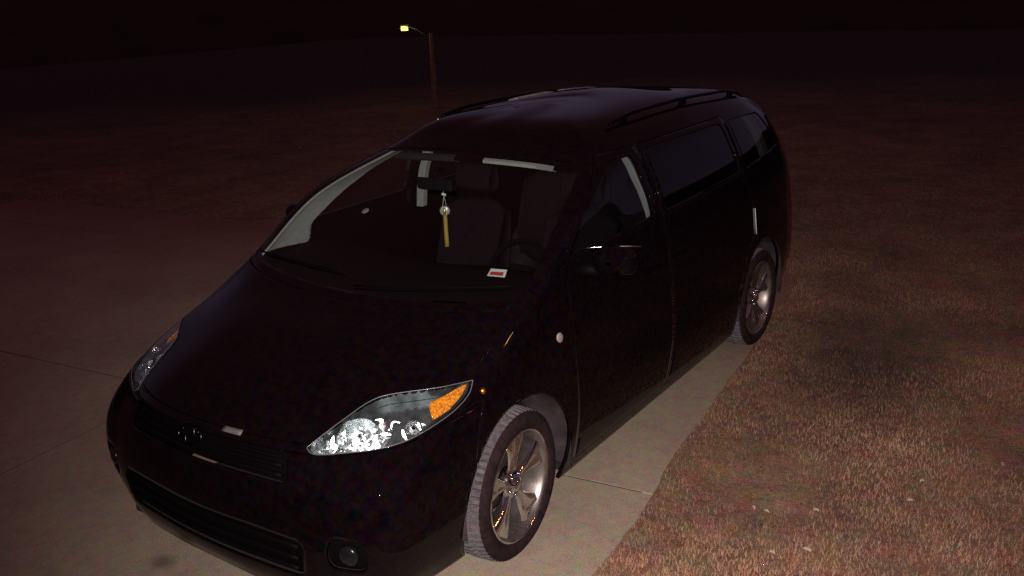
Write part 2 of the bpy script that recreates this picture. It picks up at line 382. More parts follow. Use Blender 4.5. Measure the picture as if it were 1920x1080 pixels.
panel('body', rest, PAINT, van, .018)
panel('hood', hood_f, PAINT, van, .012)
panel('front_bumper', bump_f, PAINT, van, .012)
rb = panel('rear_bumper', rb_f, PAINT, van, .012)
tg = panel('tailgate', tg_f, PAINT, van, .015); panel('rear_window', rg_f, TINT, tg, .004, .003)
panel('windshield', ws_f, WSGLASS, van, 0, .003)
for s in (1, -1):
    panel('tail_light', tl[s], RED, van, .02, .001)
    d1 = panel('front_door', door['front', s], PAINT, van, .02); panel('window', win['front', s], LIGHTTINT, d1, 0, .005)
    d2 = panel('sliding_door', door['slide', s], PAINT, van, .02); panel('window', win['slide', s], TINT, d2, 0, .005)
    panel('quarter_window', win['quarter', s], TINT, van, 0, .005)
    # chrome-edged belt moulding and door handles
    for dd, y0, y1 in ((d1, .60, 1.49), (d2, 1.60, 2.74)):
        pts = []
        for k in range(13):
            y = y0+(y1-y0)*k/12; best = min((abs(p[1]-y)+abs(p[2]-(1.262+.015*(y-.6))), p) for p in SURFSIDE)[1]
            pts.append((s*(best[0]+.003), y, 1.262+.015*(y-.6)))
        for k in range(1, 12): pts[k] = ((pts[k-1][0]+pts[k][0]+pts[k+1][0])/3, pts[k][1], pts[k][2])
        v, f = tube(pts, .006, 8); mesh_obj('belt_moulding', v, f, GLOSSTRIM, dd)
    for dd, y in ((d1, 1.38), (d2, 1.70)):
        bm = bmesh.new(); add_box(bm, (s*.995, y, 1.02), (.018, .17, .026)); add_box(bm, (s*.98, y-.075, 1.02), (.03, .02, .022)); add_box(bm, (s*.98, y+.075, 1.02), (.03, .02, .022))
        bm_obj('handle', bm, PAINT, dd, bevel=.006)

# underbody and wheel-arch liners
bm = bmesh.new(); add_box(bm, (0, 1.53, .225), (1.30, 4.9, .03)); add_box(bm, (0, 1.51, .225), (1.76, 2.15, .03)); bm_obj('underbody', bm, UNDER, van)
for cy in (0, 3.03):
    for s in (1, -1):
        V = []; Fc = []; n = 40; xs = [.972, .93, .80, .66]
        for k in range(n+1):
            t = math.radians(-14)+math.radians(203)*k/n
            for x in xs:
                r = AR+.004 if x > .95 else AR+.02
                V.append((s*x, cy+r*math.cos(t), .375+r*math.sin(t)))
        for k in range(n):
            for j in range(3): a = k*4+j; Fc.append((a, a+1, a+5, a+4))
        c = len(V); V.append((s*.66, cy, .375))
        for k in range(n): Fc.append((c, k*4+3, k*4+7))
        mesh_obj('wheel_liner', V, Fc, LINER, van)
# glint on the sliding door's rear seam, painted as a thin pale strip
def surf_x(y, z):
    b = sorted((abs(p[1]-y)+abs(p[2]-z), p[0]) for p in SURFSIDE)[:3]; return sum(q[1] for q in b)/3
v, f = tube([(surf_x(2.885, z)+.002, 2.886, z) for z in (.86, .92, .98, 1.04)], .0032, 8); mesh_obj('seam_glint', v, f, mat('seam_glint_pale', (.5, .56, .56), .6), van)

# grilles, chrome bar, emblem
def surf_pt(u, v, off=0.):
    a = abs(u); p = Vector(S(a, v)); du = Vector(S(min(a+.02, NI-1.001), v))-Vector(S(max(a-.02, 0), v)); dv = Vector(S(a, v+.02))-Vector(S(a, v-.02))
    n = du.cross(dv).normalized()
    if n.dot(p-Vector((0, 1.5, .7))) < 0: n = -n
    p = p+n*off
    return Vector((p.x if u >= 0 else -p.x, p.y, p.z)), Vector((n.x if u >= 0 else -n.x, n.y, n.z))
gp = panel('grille', gr_f, TRIM, van, .01, .03)
for vv in (3.12, 3.34, 3.56):
    pts = [surf_pt(-1.42+2.84*k/24, vv, -.012)[0] for k in range(25)]; v, f = tube(pts, .009, 8); mesh_obj('bar', v, f, TRIM, gp)
pts = [surf_pt(-1.66+3.32*k/30, 3.64-.10*abs(-1.66+3.32*k/30)/1.66, .003)[0] for k in range(31)]
v, f = tube(pts, [.001+.0045*min(1, (15-abs(k-15))/3) for k in range(31)], 8); mesh_obj('top_bar', v, f, TRIM, gp)
# small flat pale piece on the bar beside the emblem
V = []; Fc = []
for k in range(6):
    u = .46+.30*k/5
    for vv, off in ((3.80, .004), (3.90, .003)):
        V.append(surf_pt(u, vv, off)[0])
for k in range(5): Fc.append((2*k, 2*k+1, 2*k+3, 2*k+2))
o = mesh_obj('pale_piece', V, Fc, mat('dull_silver', (.11, .105, .105), .6, 0, noise_scale=200, noise_amt=.3), gp); q = o.modifiers.new('s', 'SOLIDIFY'); q.thickness = .003
lg = panel('lower_grille', lg_f, TRIM, van, 0, .022)
for vv in (1.28, 1.55, 1.82):
    pts = [surf_pt(-1.65+3.3*k/24, vv, -.012)[0] for k in range(25)]; v, f = tube(pts, .010, 8); mesh_obj('bar', v, f, TRIM, lg)
for s in (1, -1):
    fside = [fc for fc in fg_f if SUV[fc[0]][0]*s > 0]
    fg = panel('fog_lamp_recess', fside, TRIM, van, 0, .016)
    p, n = surf_pt(2.42*s, 1.9, -.008); q = n.to_track_quat('X', 'Z').to_matrix().to_4x4(); q.translation = p
    v, f = lathe([(.0, .012), (.02, .011), (.036, .006), (.042, 0), (.044, -.012), (.0, -.014)], 28); o = mesh_obj('fog_lamp', v, f, mat('fog_lens', (.006, .006, .007), .25, spec=.3), fg); o.matrix_world = q
ep, en = surf_pt(0, 3.52, .010)
emb = empty('emblem', (0, 0, 0), parent=van); 
bmv, bmf = [], []
def ring(cx, cz, a, b, r, ax=Vector((1, 0, 0)), seg=40):
    up = en.cross(ax).normalized()*-1
    if up.z < 0: up = -up
    base = len(bmv)
    for k in range(seg):
        t = 2*math.pi*k/seg; c = ep+ax*(cx+a*math.cos(t))+up*(cz+b*math.sin(t)); rad = (ax*math.cos(t)/a+up*math.sin(t)/b).normalized()
        for j in range(8):
            w_ = 2*math.pi*j/8; bmv.append(c+rad*r*math.cos(w_)+en*r*math.sin(w_))
    for k in range(seg):
        for j in range(8):
            a0 = base+k*8+j; a1 = base+k*8+(j+1) % 8; b0 = base+((k+1) % seg)*8+j; b1 = base+((k+1) % seg)*8+(j+1) % 8; bmf.append((a0, a1, b1, b0))
ring(0, 0, .073, .050, .005); ring(0, 0, .026, .046, .004); ring(0, .020, .050, .020, .004)
mesh_obj('emblem_rings', bmv, bmf, mat('dark_chrome', (.035, .035, .04), .22, 1), emb)
bpy.data.objects.remove(emb.children[0], do_unlink=True) if False else None

# headlights
for s in (1, -1):
    HO = empty('headlight', (0, 0, 0), parent=van)
    hh = panel('housing', hl[s], HOUSING, HO, 0, .055)
    panel('lens', hl[s], LENS, HO, 0, .0015)
    # lens rim: thin bright edge of the lens moulding
    pts = []
    for k in range(len(HL)+1):
        a, b = HL[k % len(HL)], HL[(k+1) % len(HL)]
        for t in (0, .5): pts.append(surf_pt(s*(a[0]+(b[0]-a[0])*t), a[1]+(b[1]-a[1])*t, .0035)[0])
    v, f = tube(pts[:len(HL)*2+1], .0019, 6, False); mesh_obj('lens_rim', v, f, mat('lens_edge', (.11, .115, .12), .3, 0, 1.), HO)
    # side wall from lens edge to housing
    V = []; Fc = []; n = len(HL)*2
    for k in range(n):
        a, b = HL[(k//2) % len(HL)], HL[(k//2+1) % len(HL)]; t = (k % 2)/2; u, vv = s*(a[0]+(b[0]-a[0])*t), a[1]+(b[1]-a[1])*t
        V.append(surf_pt(u, vv, -.002)[0]); V.append(surf_pt(u, vv, -.056)[0])
    for k in range(n): j = (k+1) % n; Fc.append((2*k, 2*k+1, 2*j+1, 2*j))
    mesh_obj('side_wall', V, Fc, HOUSING, HO)
    # amber corner lens
    am = [(3.87, 4.20), (3.55, 4.25), (3.08, 4.27), (3.26, 4.06), (3.43, 3.85), (3.68, 3.85), (3.86, 3.98)]
    fa = sdf([(a*.3, b*.18) for a, b in am])
    sel, _ = clip(hl[s], lambda p, uv, s=s: fa(uv[0]*s*.3, uv[1]*.18))
    panel('turn_signal_lens', sel, AMBER, HO, .004, .012 if s > 0 else .034)
    # bowls: main beam, high beam, inner parking lamp; tipped along the car's nose
    def bowl(u, v, rad, depth, name, m, tilt=(0, 0), seg=36, rings=9):
        p, n = surf_pt(s*u, v, -.012); d = Vector((s*.40+tilt[0]*s, -.78, .45+tilt[1])).normalized()
        q = d.to_track_quat('Z', 'Y').to_matrix().to_4x4(); q.translation = p-d*.01
        V = [(0, 0, -depth)]; Fc = []
        for r in range(1, rings+1):
            t = r/rings
            for k in range(seg):
                a = 2*math.pi*k/seg; wob = 1+.07*math.sin(3*a+u*9)+.03*math.sin(7*a); V.append((rad*t*math.cos(a)*1.12*wob, rad*t*math.sin(a)*.86, -depth*(1-t*t)+.0015*math.sin(a*9+r*2.1)))
        for k in range(seg): Fc.append((0, 1+k, 1+(k+1) % seg))
        for r in range(rings-1):
            for k in range(seg): a = 1+r*seg+k; b = 1+r*seg+(k+1) % seg; Fc.append((a, a+seg, b+seg, b))
        o = mesh_obj(name, V, Fc, m, HO, smooth=True); o.matrix_world = q
        v, f = lathe([(.0, .012), (.007, .010), (.010, .0), (.010, -.02), (.007, -depth*.98)], 20, 'z'); bu = mesh_obj('bulb', v, f, CHROME, o)
        return o
    bowl(2.33, 3.99, .078, .045, 'main_reflector', BOWL, (.15, .1))
    bowl(3.10, 3.90, .032, .03, 'side_reflector', FACET, (.5, 0))
    # stepped bright facets filling the inner lower corner of the lamp
    rnd = random.Random(3+s); V = []; Fc = []
    zone = sdf([(1.80, 3.80), (1.95, 3.98), (2.15, 4.20), (2.50, 4.27), (2.72, 4.12), (2.80, 3.98), (3.35, 3.96), (3.40, 3.80), (2.9, 3.76), (2.3, 3.75), (1.9, 3.73)])
    for k in range(420):
        u = rnd.uniform(1.78, 3.42); vv = rnd.uniform(3.73, 4.28)
        if zone(u, vv) < .02 or (2.72 < u < 2.95 and rnd.random() < .75) or (u > 2.7 and (rnd.random() < .80 or vv > 3.98)): continue
        p, n = surf_pt(s*u, vv, -.012-rnd.random()*.03)
        d = (n*.7+Vector((s*rnd.gauss(.25, .42), rnd.gauss(-.35, .4), rnd.gauss(.25, .4)))).normalized()
        big = (rnd.random() < .34 and u < 2.80) or (u > 2.95 and rnd.random() < .5)
        if big: d = Vector((s*(.60+rnd.gauss(0, .16)), -.64+rnd.gauss(0, .16), .46+rnd.gauss(0, .16))).normalized()
        q = d.to_track_quat('Z', 'Y').to_matrix() @ Matrix.Rotation(rnd.uniform(0, 6.28), 3, 'Z'); a, b = (rnd.uniform(.002, .009), rnd.uniform(.0015, .005)) if not big else ((rnd.uniform(.012, .026), rnd.uniform(.0035, .007)) if rnd.random() < .7 else (.016, .013))
        g = len(V)
        bend = rnd.uniform(-.35, .35)*a*1.4; K = 6      # a curved sliver of reflector
        for i in range(K+1):
            t = -1+2*i/K; hw_ = b*(1-.75*abs(t)**1.6)
            for sg in (-1, 1): V.append(p+q @ Vector((a*t, bend*t*t*2+sg*hw_, .0008*math.sin(t*3+k))))
        for i in range(K): Fc.append((g+2*i, g+2*i+2, g+2*i+3, g+2*i+1))
    plate, _ = clip(hl[s], lambda p, uv, s=s: min(zone(uv[0]*s, uv[1]), 2.72-uv[0]*s))
    panel('reflector_plate', plate, CRUMPLE, HO, 0, .052)
    mesh_obj('reflector_steps', V, Fc, BOWL, HO, smooth=True)

p, n = surf_pt(4.28, 3.88, .001); q = n.to_track_quat('X', 'Z').to_matrix().to_4x4(); q.translation = p
v, f = lathe([(0, .012), (.008, .011), (.013, .006), (.015, 0), (.0, -.001)], 20); o = mesh_obj('fender_glint', v, f, ORANGEGLINT, van); o.matrix_world = q  # lamp's orange reflection on the fender, built as a small metal dome
# round fender badge, windscreen stickers
p, n = surf_pt(5.71, 4.16, .001); q = n.to_track_quat('X', 'Z').to_matrix().to_4x4(); q.translation = p
v, f = lathe([(0, .006), (.018, .005), (.026, .002), (.028, 0), (.0, -.001)], 28)
o = mesh_obj('fender_badge', [(a, b*1.0, c*.85) for a, b, c in v], f, BADGE, van); o.matrix_world = q @ Matrix.Rotation(math.radians(-35), 4, 'X')
p, n = surf_pt(-1.12, 6.93, -.014); q = n.to_track_quat('X', 'Z').to_matrix().to_4x4(); q.translation = p
v, f = lathe([(0, .006), (.012, .006), (.021, .003), (.0225, 0), (.0, -.001)], 28); o = mesh_obj('round_windshield_disc', v, f, mat('disc_white', (.36, .37, .36), .5, noise_scale=150, noise_amt=.3), van); o.matrix_world = q
def surf_patch(name, uv4, m, parent, off, nu=6, nv=3):
    V = []; Fc = []
    for i in range(nu+1):
        for j in range(nv+1):
            a, b = i/nu, j/nv; u = (uv4[0][0]*(1-a)+uv4[1][0]*a)*(1-b)+(uv4[3][0]*(1-a)+uv4[2][0]*a)*b; vv = (uv4[0][1]*(1-a)+uv4[1][1]*a)*(1-b)+(uv4[3][1]*(1-a)+uv4[2][1]*a)*b
            V.append(surf_pt(u, vv, off)[0])
    for i in range(nu):
        for j in range(nv): a = i*(nv+1)+j; Fc.append((a, a+1, a+nv+2, a+nv+1))
    return mesh_obj(name, V, Fc, m, parent)
# small rectangular permit sticker low on the driver's side of the glass
ST = surf_patch('windshield_sticker', [(2.19, 6.45), (2.54, 6.44), (2.57, 6.355), (2.18, 6.37)], WHITE, van, -.010)
surf_patch('red_band', [(2.22, 6.415), (2.50, 6.41), (2.51, 6.37), (2.22, 6.38)], REDPRINT, ST, -.0085)
# A-pillar, B-pillar and D-pillar inner trims
V = {}
for s in (1, -1):
    if s > 0: fn = sdf([(.10, 1.20), (.50, 1.16), (.51, 1.275), (.70, 1.42), (.93, 1.54), (1.15, 1.645), (1.10, 1.70), (.9, 1.66), (.4, 1.42)])
    else: fn = sdf([(.10, 1.20), (.56, 1.16), (.575, 1.275), (.79, 1.405), (1.05, 1.545), (1.30, 1.635), (1.16, 1.70), (.9, 1.66), (.4, 1.42)])
    base = [fc for fc in SF if all(3.55 < SUV[i][0]*s < 7.2 and 5.4 < SUV[i][1] < 8.2 for i in fc)]
    sel, _ = clip(base, lambda p, uv, s=s: min(fn(p[1], p[2]), (abs(uv[0])-(3.76 if s < 0 else 4.02))*.2))
    panel('pillar_trim', sel, PILLAR, van, .012, .03)
    for (y0, y1, w_, zt) in ((1.50, 1.56, .06, 1.68), (3.42, 3.46, .10, 1.62)):
        bm = bmesh.new(); n = 8
        rows = []
        for k in range(n+1):
            z = 1.16+(zt-1.16)*k/n; x = surf_x(y0, z)-.045; y = y0+.05-(k/n)*.07
            rows.append([bm.verts.new((s*x, y-w_/2, z)), bm.verts.new((s*x, y+w_/2, z)), bm.verts.new((s*(x-.05), y+w_/2, z)), bm.verts.new((s*(x-.05), y-w_/2+.01, z))])
        for k in range(n):
            for j in range(4): bm.faces.new((rows[k][j], rows[k][(j+1) % 4], rows[k+1][(j+1) % 4], rows[k+1][j]))
        bm.faces.new(rows[0]); bm.faces.new(rows[-1]); bm_obj('pillar_trim', bm, PILLAR, van, smooth=False, bevel=.008)
# roof lining follows the roof, a hand below it
base = [fc for fc in SF if all(SUV[i][1] > 8.15 for i in fc)]
panel('headliner', base, HEADLINER, van, .004, .05)
# sun visor folded flat above the driver, with pale edge
for s, m in ((1, PILLAR), (-1, HEADLINER)):
    V = []; Fc = []
    for k in range(13):
        x = .10+(.545-.10)*k/12; u = x/.225; u = min(range(0, 380), key=lambda q: abs(S(q/100, 7.82)[0]-x))/100
        for vv, off in ((7.84, -.030), (7.80, -.030) if k < 10 else (7.75, -.030), (7.79, -.045), (7.86, -.075)): V.append(surf_pt(u*s, vv, off)[0])
    for k in range(12):
        for j in range(3): a = k*4+j; Fc.append((a, a+1, a+5, a+4))
    o = mesh_obj('sun_visor', V, Fc, m, van, smooth=False); q = o.modifiers.new('s', 'SOLIDIFY'); q.thickness = .006

# dashboard, steering wheel, seats
V = []; Fc = []
prof = [(.10, 1.05), (.18, 1.15), (.40, 1.165), (.62, 1.13), (.70, 1.06), (.70, .80), (.6, .5)]
xs = [-.86+1.72*k/24 for k in range(25)]
for x in xs:
    for y, z in prof: V.append((x, y+.25*(x/.86)**2*.6, z+.02*math.exp(-((x-.38)/.2)**2)*(1 if .3 < y < .75 and z > 1 else 0)))
for i in range(24):
    for j in range(len(prof)-1): a = i*len(prof)+j; Fc.append((a, a+1, a+len(prof)+1, a+len(prof)))
o = mesh_obj('dashboard', V, Fc, DASH, van)
SW = empty('steering_wheel', (.38, .86, 1.05), parent=van); SW.rotation_euler = (math.radians(62), 0, 0)
ringp = [(.185*math.cos(2*math.pi*k/40), .185*math.sin(2*math.pi*k/40), 0) for k in range(41)]
v, f = tube(ringp, .014, 10, False); mesh_obj('rim', v, f, DASH, SW)
bm = bmesh.new(); add_box(bm, (0, 0, -.02), (.13, .11, .05)); add_box(bm, (.11, 0, -.01), (.13, .03, .015)); add_box(bm, (-.11, 0, -.01), (.13, .03, .015)); add_box(bm, (0, -.11, -.01), (.03, .13, .015)); bm_obj('hub', bm, DASH, SW, bevel=.008)
def seat(x, y, wdt=.50):
    SE = empty('seat', (x, y, 0), parent=van)
    def cushion(name, pr, wd, parent):
        V = []; Fc = []; n = len(pr); K = 10
        for k in range(K+1):
            t = -1+2*k/K; sc = (1-abs(t)**4*.22)
            cy = sum(p[0] for p in pr)/n; cz = sum(p[1] for p in pr)/n
            for yy, zz in pr: V.append((t*wd/2, cy+(yy-cy)*sc-.02*(abs(t)**2 if name == 'backrest' else 0), cz+(zz-cz)*sc))
        for k in range(K):
            for j in range(n): j2 = (j+1) % n; Fc.append((k*n+j, k*n+j2, (k+1)*n+j2, (k+1)*n+j))
        Fc.append(tuple(range(n))); Fc.append(tuple(K*n+j for j in range(n-1, -1, -1)))
        o = mesh_obj(name, V, Fc, CLOTH, parent); sb = o.modifiers.new('sub', 'SUBSURF'); sb.levels = sb.render_levels = 1; return o
    cushion('seat_base', [(-.05, .48), (.0, .60), (.45, .56), (.50, .46), (.45, .38), (.0, .38)], wdt, SE)
    cushion('backrest', [(.40, .56), (.36, .80), (.46, 1.10), (.52, 1.26), (.60, 1.27), (.60, 1.10), (.56, .80), (.54, .56)], wdt-.02, SE)
    cushion('headrest', [(.50, 1.30), (.48, 1.38), (.52, 1.48), (.59, 1.48), (.61, 1.40), (.60, 1.30)], .27, SE)
    for q in (-.06, .06):
        v, f = tube([(q, .56, 1.2), (q, .55, 1.34)], .006, 8); mesh_obj('headrest_post', v, f, DASH, SE)
for x in (.40, -.40): seat(x, 1.02)
for x in (.42, -.42): seat(x, 1.98)
for x in (.46, 0, -.46): seat(x, 2.88, .44)
bm = bmesh.new(); add_box(bm, (0, .675, 1.545), (.235, .025, .065)); rv = bm_obj('rear_view_mirror', bm, DASH, van, bevel=.012)
v, f = tube([(0, .675, 1.57), (0, .66, 1.60), (0, .74, 1.615)], .008, 8); mesh_obj('stalk', v, f, DASH, rv)
bm = bmesh.new(); add_box(bm, (0, .6895, 1.545), (.205, .004, .046)); bm_obj('mirror_glass', bm, GLOSSTRIM, rv)

# door mirrors
for s in (1, -1):
    MR = empty('door_mirror', (0, 0, 0), parent=van)
    V = []; Fc = []; nr = 12; seg = 24
    for i in range(nr+1):
        t = math.pi*i/nr; 
        for k in range(seg):
            a = 2*math.pi*k/seg; ex = 1.0
            cx = math.copysign(abs(math.cos(a))**.55, math.cos(a)); cz = math.copysign(abs(math.sin(a))**.55, math.sin(a)); r = math.sin(t/2+.02)**.55 if i < nr else 1
            V.append((s*(1.075+cx*.118*r), .70+(-math.cos(t/2)*.075), 1.262+cz*.070*r+.004*cx*r))
    for i in range(nr):
        for k in range(seg): k2 = (k+1) % seg; Fc.append((i*seg+k, i*seg+k2, (i+1)*seg+k2, (i+1)*seg+k))
    Fc.append(tuple(range(seg)))
    mesh_obj('mirror_housing', V, Fc, PAINT, MR)
    bm = bmesh.new(); r = bmesh.ops.create_circle(bm, cap_ends=True, segments=40, radius=1)
    for vv in bm.verts:
        a = math.atan2(vv.co.y, vv.co.x); cx = math.copysign(abs(math.cos(a))**.55, math.cos(a)); cz = math.copysign(abs(math.sin(a))**.55, math.sin(a)); vv.co = (s*(1.075+cx*.108), .696, 1.262+cz*.060+.004*cx)
    bm_obj('mirror_glass', bm, CHROME, MR)
    v, f = tube([(s*.925, .632, 1.316), (s*.97, .655, 1.322), (s*1.02, .685, 1.324), (s*1.07, .718, 1.324), (s*1.12, .755, 1.322), (s*1.16, .79, 1.316)], .0035, 8); mesh_obj('mirror_glint_strip', v, f, mat('glint_strip_chrome', (.5, .5, .5), .25, 1), MR)  # chrome strip added along the housing top to catch the flash
    v, f = tube([(s*.90, .66, 1.20), (s*.95, .67, 1.205), (s*1.0, .68, 1.21)], [.045, .035, .03], 12); mesh_obj('mirror_arm', v, f, TRIM, MR)

# roof rails and wipers
for s in (1, -1):
    pts = []
    for k in range(25):
        t = k/24; y = 1.50+1.95*t; zz = max(p[2] for p in SURFROOF if abs(p[1]-y) < .06 and abs(p[0]-.585) < .05)
        pts.append((s*(.60-.02*t), y, zz+.026*min(1, min(k, 24-k)/2.0)-.006))
    for _ in range(3): pts = [pts[0]]+[tuple((Vector(pts[k-1])+Vector(pts[k])*2+Vector(pts[k+1]))/4) for k in range(1, 24)]+[pts[-1]]
    v, f = tube(pts, .011, 10); rl = mesh_obj('roof_rail', v, f, GLOSSTRIM, van)
    for k in (2, 12, 22):
        bm = bmesh.new(); add_box(bm, Vector(pts[k])-Vector((0, 0, .02)), (.022, .07, .04)); bm_obj('rail_foot', bm, GLOSSTRIM, rl, bevel=.005)
for u0, u1 in ((-3.0, -.3), (.1, 2.9)):
    pts = [surf_pt(u0+(u1-u0)*k/14, 6.10+.12*math.sin(math.pi*k/14*.5), .008)[0] for k in range(15)]
    v, f = tube(pts, .005, 6); mesh_obj('wiper', v, f, TRIM, van)
# cowl vent strip under the windscreen
# wheels
def wheel(y, s, steer):
    W_ = empty('wheel', (s*.848, y, .355), parent=van); W_.rotation_euler = (0, 0, steer if s > 0 else math.pi+steer)
    # tyre carcass with real tread blocks: radial height drops in the grooves
    nb = 66; seg = nb*4; hw = .1175; R0 = .355
    prof = [(.262, hw-.020), (.272, hw-.008), (.292, hw+.004), (.316, hw+.003), (.335, hw-.010), (.346, hw-.022)]
    treadx = [.090, .060, .052, .050, .022, .018, -.018, -.022, -.050, -.052, -.060, -.090]
    deep = {3: 1, 2: 1, 8: 1, 9: 1}
    inner = [(r, -a) for r, a in reversed(prof)]
    V = []; n = len(prof)+len(treadx)+len(inner)
    for k in range(seg):
        t = 2*math.pi*k/seg; ph = k % 4
        for i, (r, a) in enumerate(prof+[(None, x) for x in treadx]+inner):
            if r is None:
                j = i-len(prof); r = R0-(.010 if j in (2, 3, 8, 9) else 0)-.008*(abs(a)/.09)**4
                sh = 1 if (a > 0.055 or a < -.055) else (2 if abs(a) < .04 else 0)
                if (k+sh) % 4 == 0: r -= .014
            elif r > .34 and (k+1) % 4 == 0: r -= .006
            V.append((a, r*math.cos(t), r*math.sin(t)))
    Fs = []; Ft = []
    for k in range(seg):
        k2 = (k+1) % seg
        for i in range(n-1):
            q = (k*n+i, k*n+i+1, k2*n+i+1, k2*n+i); (Ft if len(prof)-1 <= i < len(prof)+len(treadx) else Fs).append(q)
    me = bpy.data.meshes.new('tyre'); me.from_pydata(V, [], Fs+Ft); me.materials.append(SIDEWALL); me.materials.append(TREAD)
    for i, p in enumerate(me.polygons): p.material_index = 0 if i < len(Fs) else 1; p.use_smooth = i < len(Fs)
    me.update(); t_ = bpy.data.objects.new('tyre', me); C.objects.link(t_); t_.parent = W_
    # rim: barrel, lip and five flared spokes
    v, f = lathe([(.266, hw-.018), (.262, hw-.010), (.254, hw-.012), (.246, hw-.026), (.235, hw-.05), (.228, -.02), (.235, -.09), (.262, -.10)], 72); rm = mesh_obj('rim', v, f, BARREL, W_)
    v, f = lathe([(.267, hw-.016), (.265, hw-.007), (.259, hw-.007), (.251, hw-.018), (.248, hw-.032)], 72); mesh_obj('rim_lip', v, f, RIM, W_)
    v, f = lathe([(.0, -.035), (.15, -.035), (.155, -.06)], 48); mesh_obj('brake_disc', v, f, BARREL, W_)
    for q in range(5):
        a0 = math.radians(90+72*q-4); V = []; Fc = []; K = 12
        for k in range(K+1):
            t = k/K; r = .045+(.252-.045)*t; wd = .026+.010*t+.075*max(0, t-.30)**1.3*1.3; ax = .070+.032*math.sin(t*math.pi*.55)-.0*t
            for j in range(7):
                e_ = -1+2*j/6; dip = -.022*(1-e_*e_)*min(1, t*2) ; edge = -.030 if abs(e_) == 1 else 0
                ang = a0; x = ax+dip*1.0+edge; tt = e_*wd
                V.append((x, r*math.cos(ang)-tt*math.sin(ang), r*math.sin(ang)+tt*math.cos(ang)))
        for k in range(K):
            for j in range(6): a = k*7+j; Fc.append((a, a+1, a+8, a+7))
        mesh_obj('spoke', V, Fc, RIM, W_)
    v, f = lathe([(.0, .098), (.024, .097), (.032, .090), (.038, .078), (.060, .074), (.072, .066), (.074, .02)], 40); mesh_obj('hub', v, f, RIM, W_)
    for q in range(5):
        a = math.radians(90+72*q+32); v, f = lathe([(.0, .088), (.007, .086), (.009, .078), (.009, .06)], 10); o = mesh_obj('lug_nut', [(x, yy+.052*math.cos(a), zz+.052*math.sin(a)) for x, yy, zz in v], f, CHROME, W_)
    return W_
wheel(0, 1, math.radians(5)); wheel(0, -1, math.radians(5)); wheel(3.03, 1, 0); wheel(3.03, -1, 0)

# ------------------------------------------------------------------ things on and in the van
# lucky charm hanging from the mirror
ch = empty('hanging_charm', (0, .745, 1.52)); tag(ch, 'pale round medallion with golden tassel hanging behind the windshield', 'charm')
v, f = tube([(0, 0, 0), (-.001, 0, -.035)], .0012, 6); mesh_obj('cord', v, f, WHITE, ch)
bm = bmesh.new(); add_box(bm, (0, 0, -.044), (.026, .008, .014), Matrix.Rotation(math.radians(18), 3, 'Y')); bm_obj('bead', bm, WHITE, ch, bevel=.003)
for q in (-.011, .011):
    v, f = tube([(0, 0, -.05), (q, 0, -.115)], .0013, 6); mesh_obj('cord', v, f, WHITE, ch)
v, f = lathe([(0, .004), (.012, .005), (.024, .004), (.029, 0), (.024, -.004), (.0, -.005)], 32, 'z')
o = mesh_obj('medallion', [(a, c, b-.135) for a, b, c in v], f, PEARL, ch)
v, f = lathe([(.0035, -.118), (.007, -.122), (.008, -.150), (.005, -.156)], 12, 'z'); mesh_obj('gold_knot', [(x, y-.006, z) for x, y, z in v], f, mat('gold', (.75, .60, .25), .25, .7), ch)
v, f = lathe([(.0, -.155), (.010, -.16), (.011, -.20), (.0115, -.27), (.0125, -.335), (.0, -.337)], 18, 'z'); mesh_obj('tassel', v, f, GOLD, ch)
ch.rotation_euler = (0, 0, math.radians(30))
# raised pale patches on the far edge of the roof
def roof_patch(name, y0, y1, label, seed, xc=-.40, wid=.22):
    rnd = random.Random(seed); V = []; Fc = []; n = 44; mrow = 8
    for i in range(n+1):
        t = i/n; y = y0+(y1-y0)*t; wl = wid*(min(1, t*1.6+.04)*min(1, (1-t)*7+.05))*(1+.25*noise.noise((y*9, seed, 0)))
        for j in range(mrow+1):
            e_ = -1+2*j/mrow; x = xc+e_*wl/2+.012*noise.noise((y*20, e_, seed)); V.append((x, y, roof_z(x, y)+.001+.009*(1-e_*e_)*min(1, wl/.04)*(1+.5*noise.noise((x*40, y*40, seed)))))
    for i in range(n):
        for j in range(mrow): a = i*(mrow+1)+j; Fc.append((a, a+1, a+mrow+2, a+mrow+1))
    o = mesh_obj(name, V, Fc, PALEPATCH); return tag(o, label, 'roof_patch')
roof_patch('pale_roof_patch', 1.95, 2.42, 'long thin pale patch on the roof edge, nearer the windshield', 3)
roof_patch('pale_roof_patch', 2.55, 3.0, 'shorter thin pale patch on the roof edge, farther from the windshield', 8)

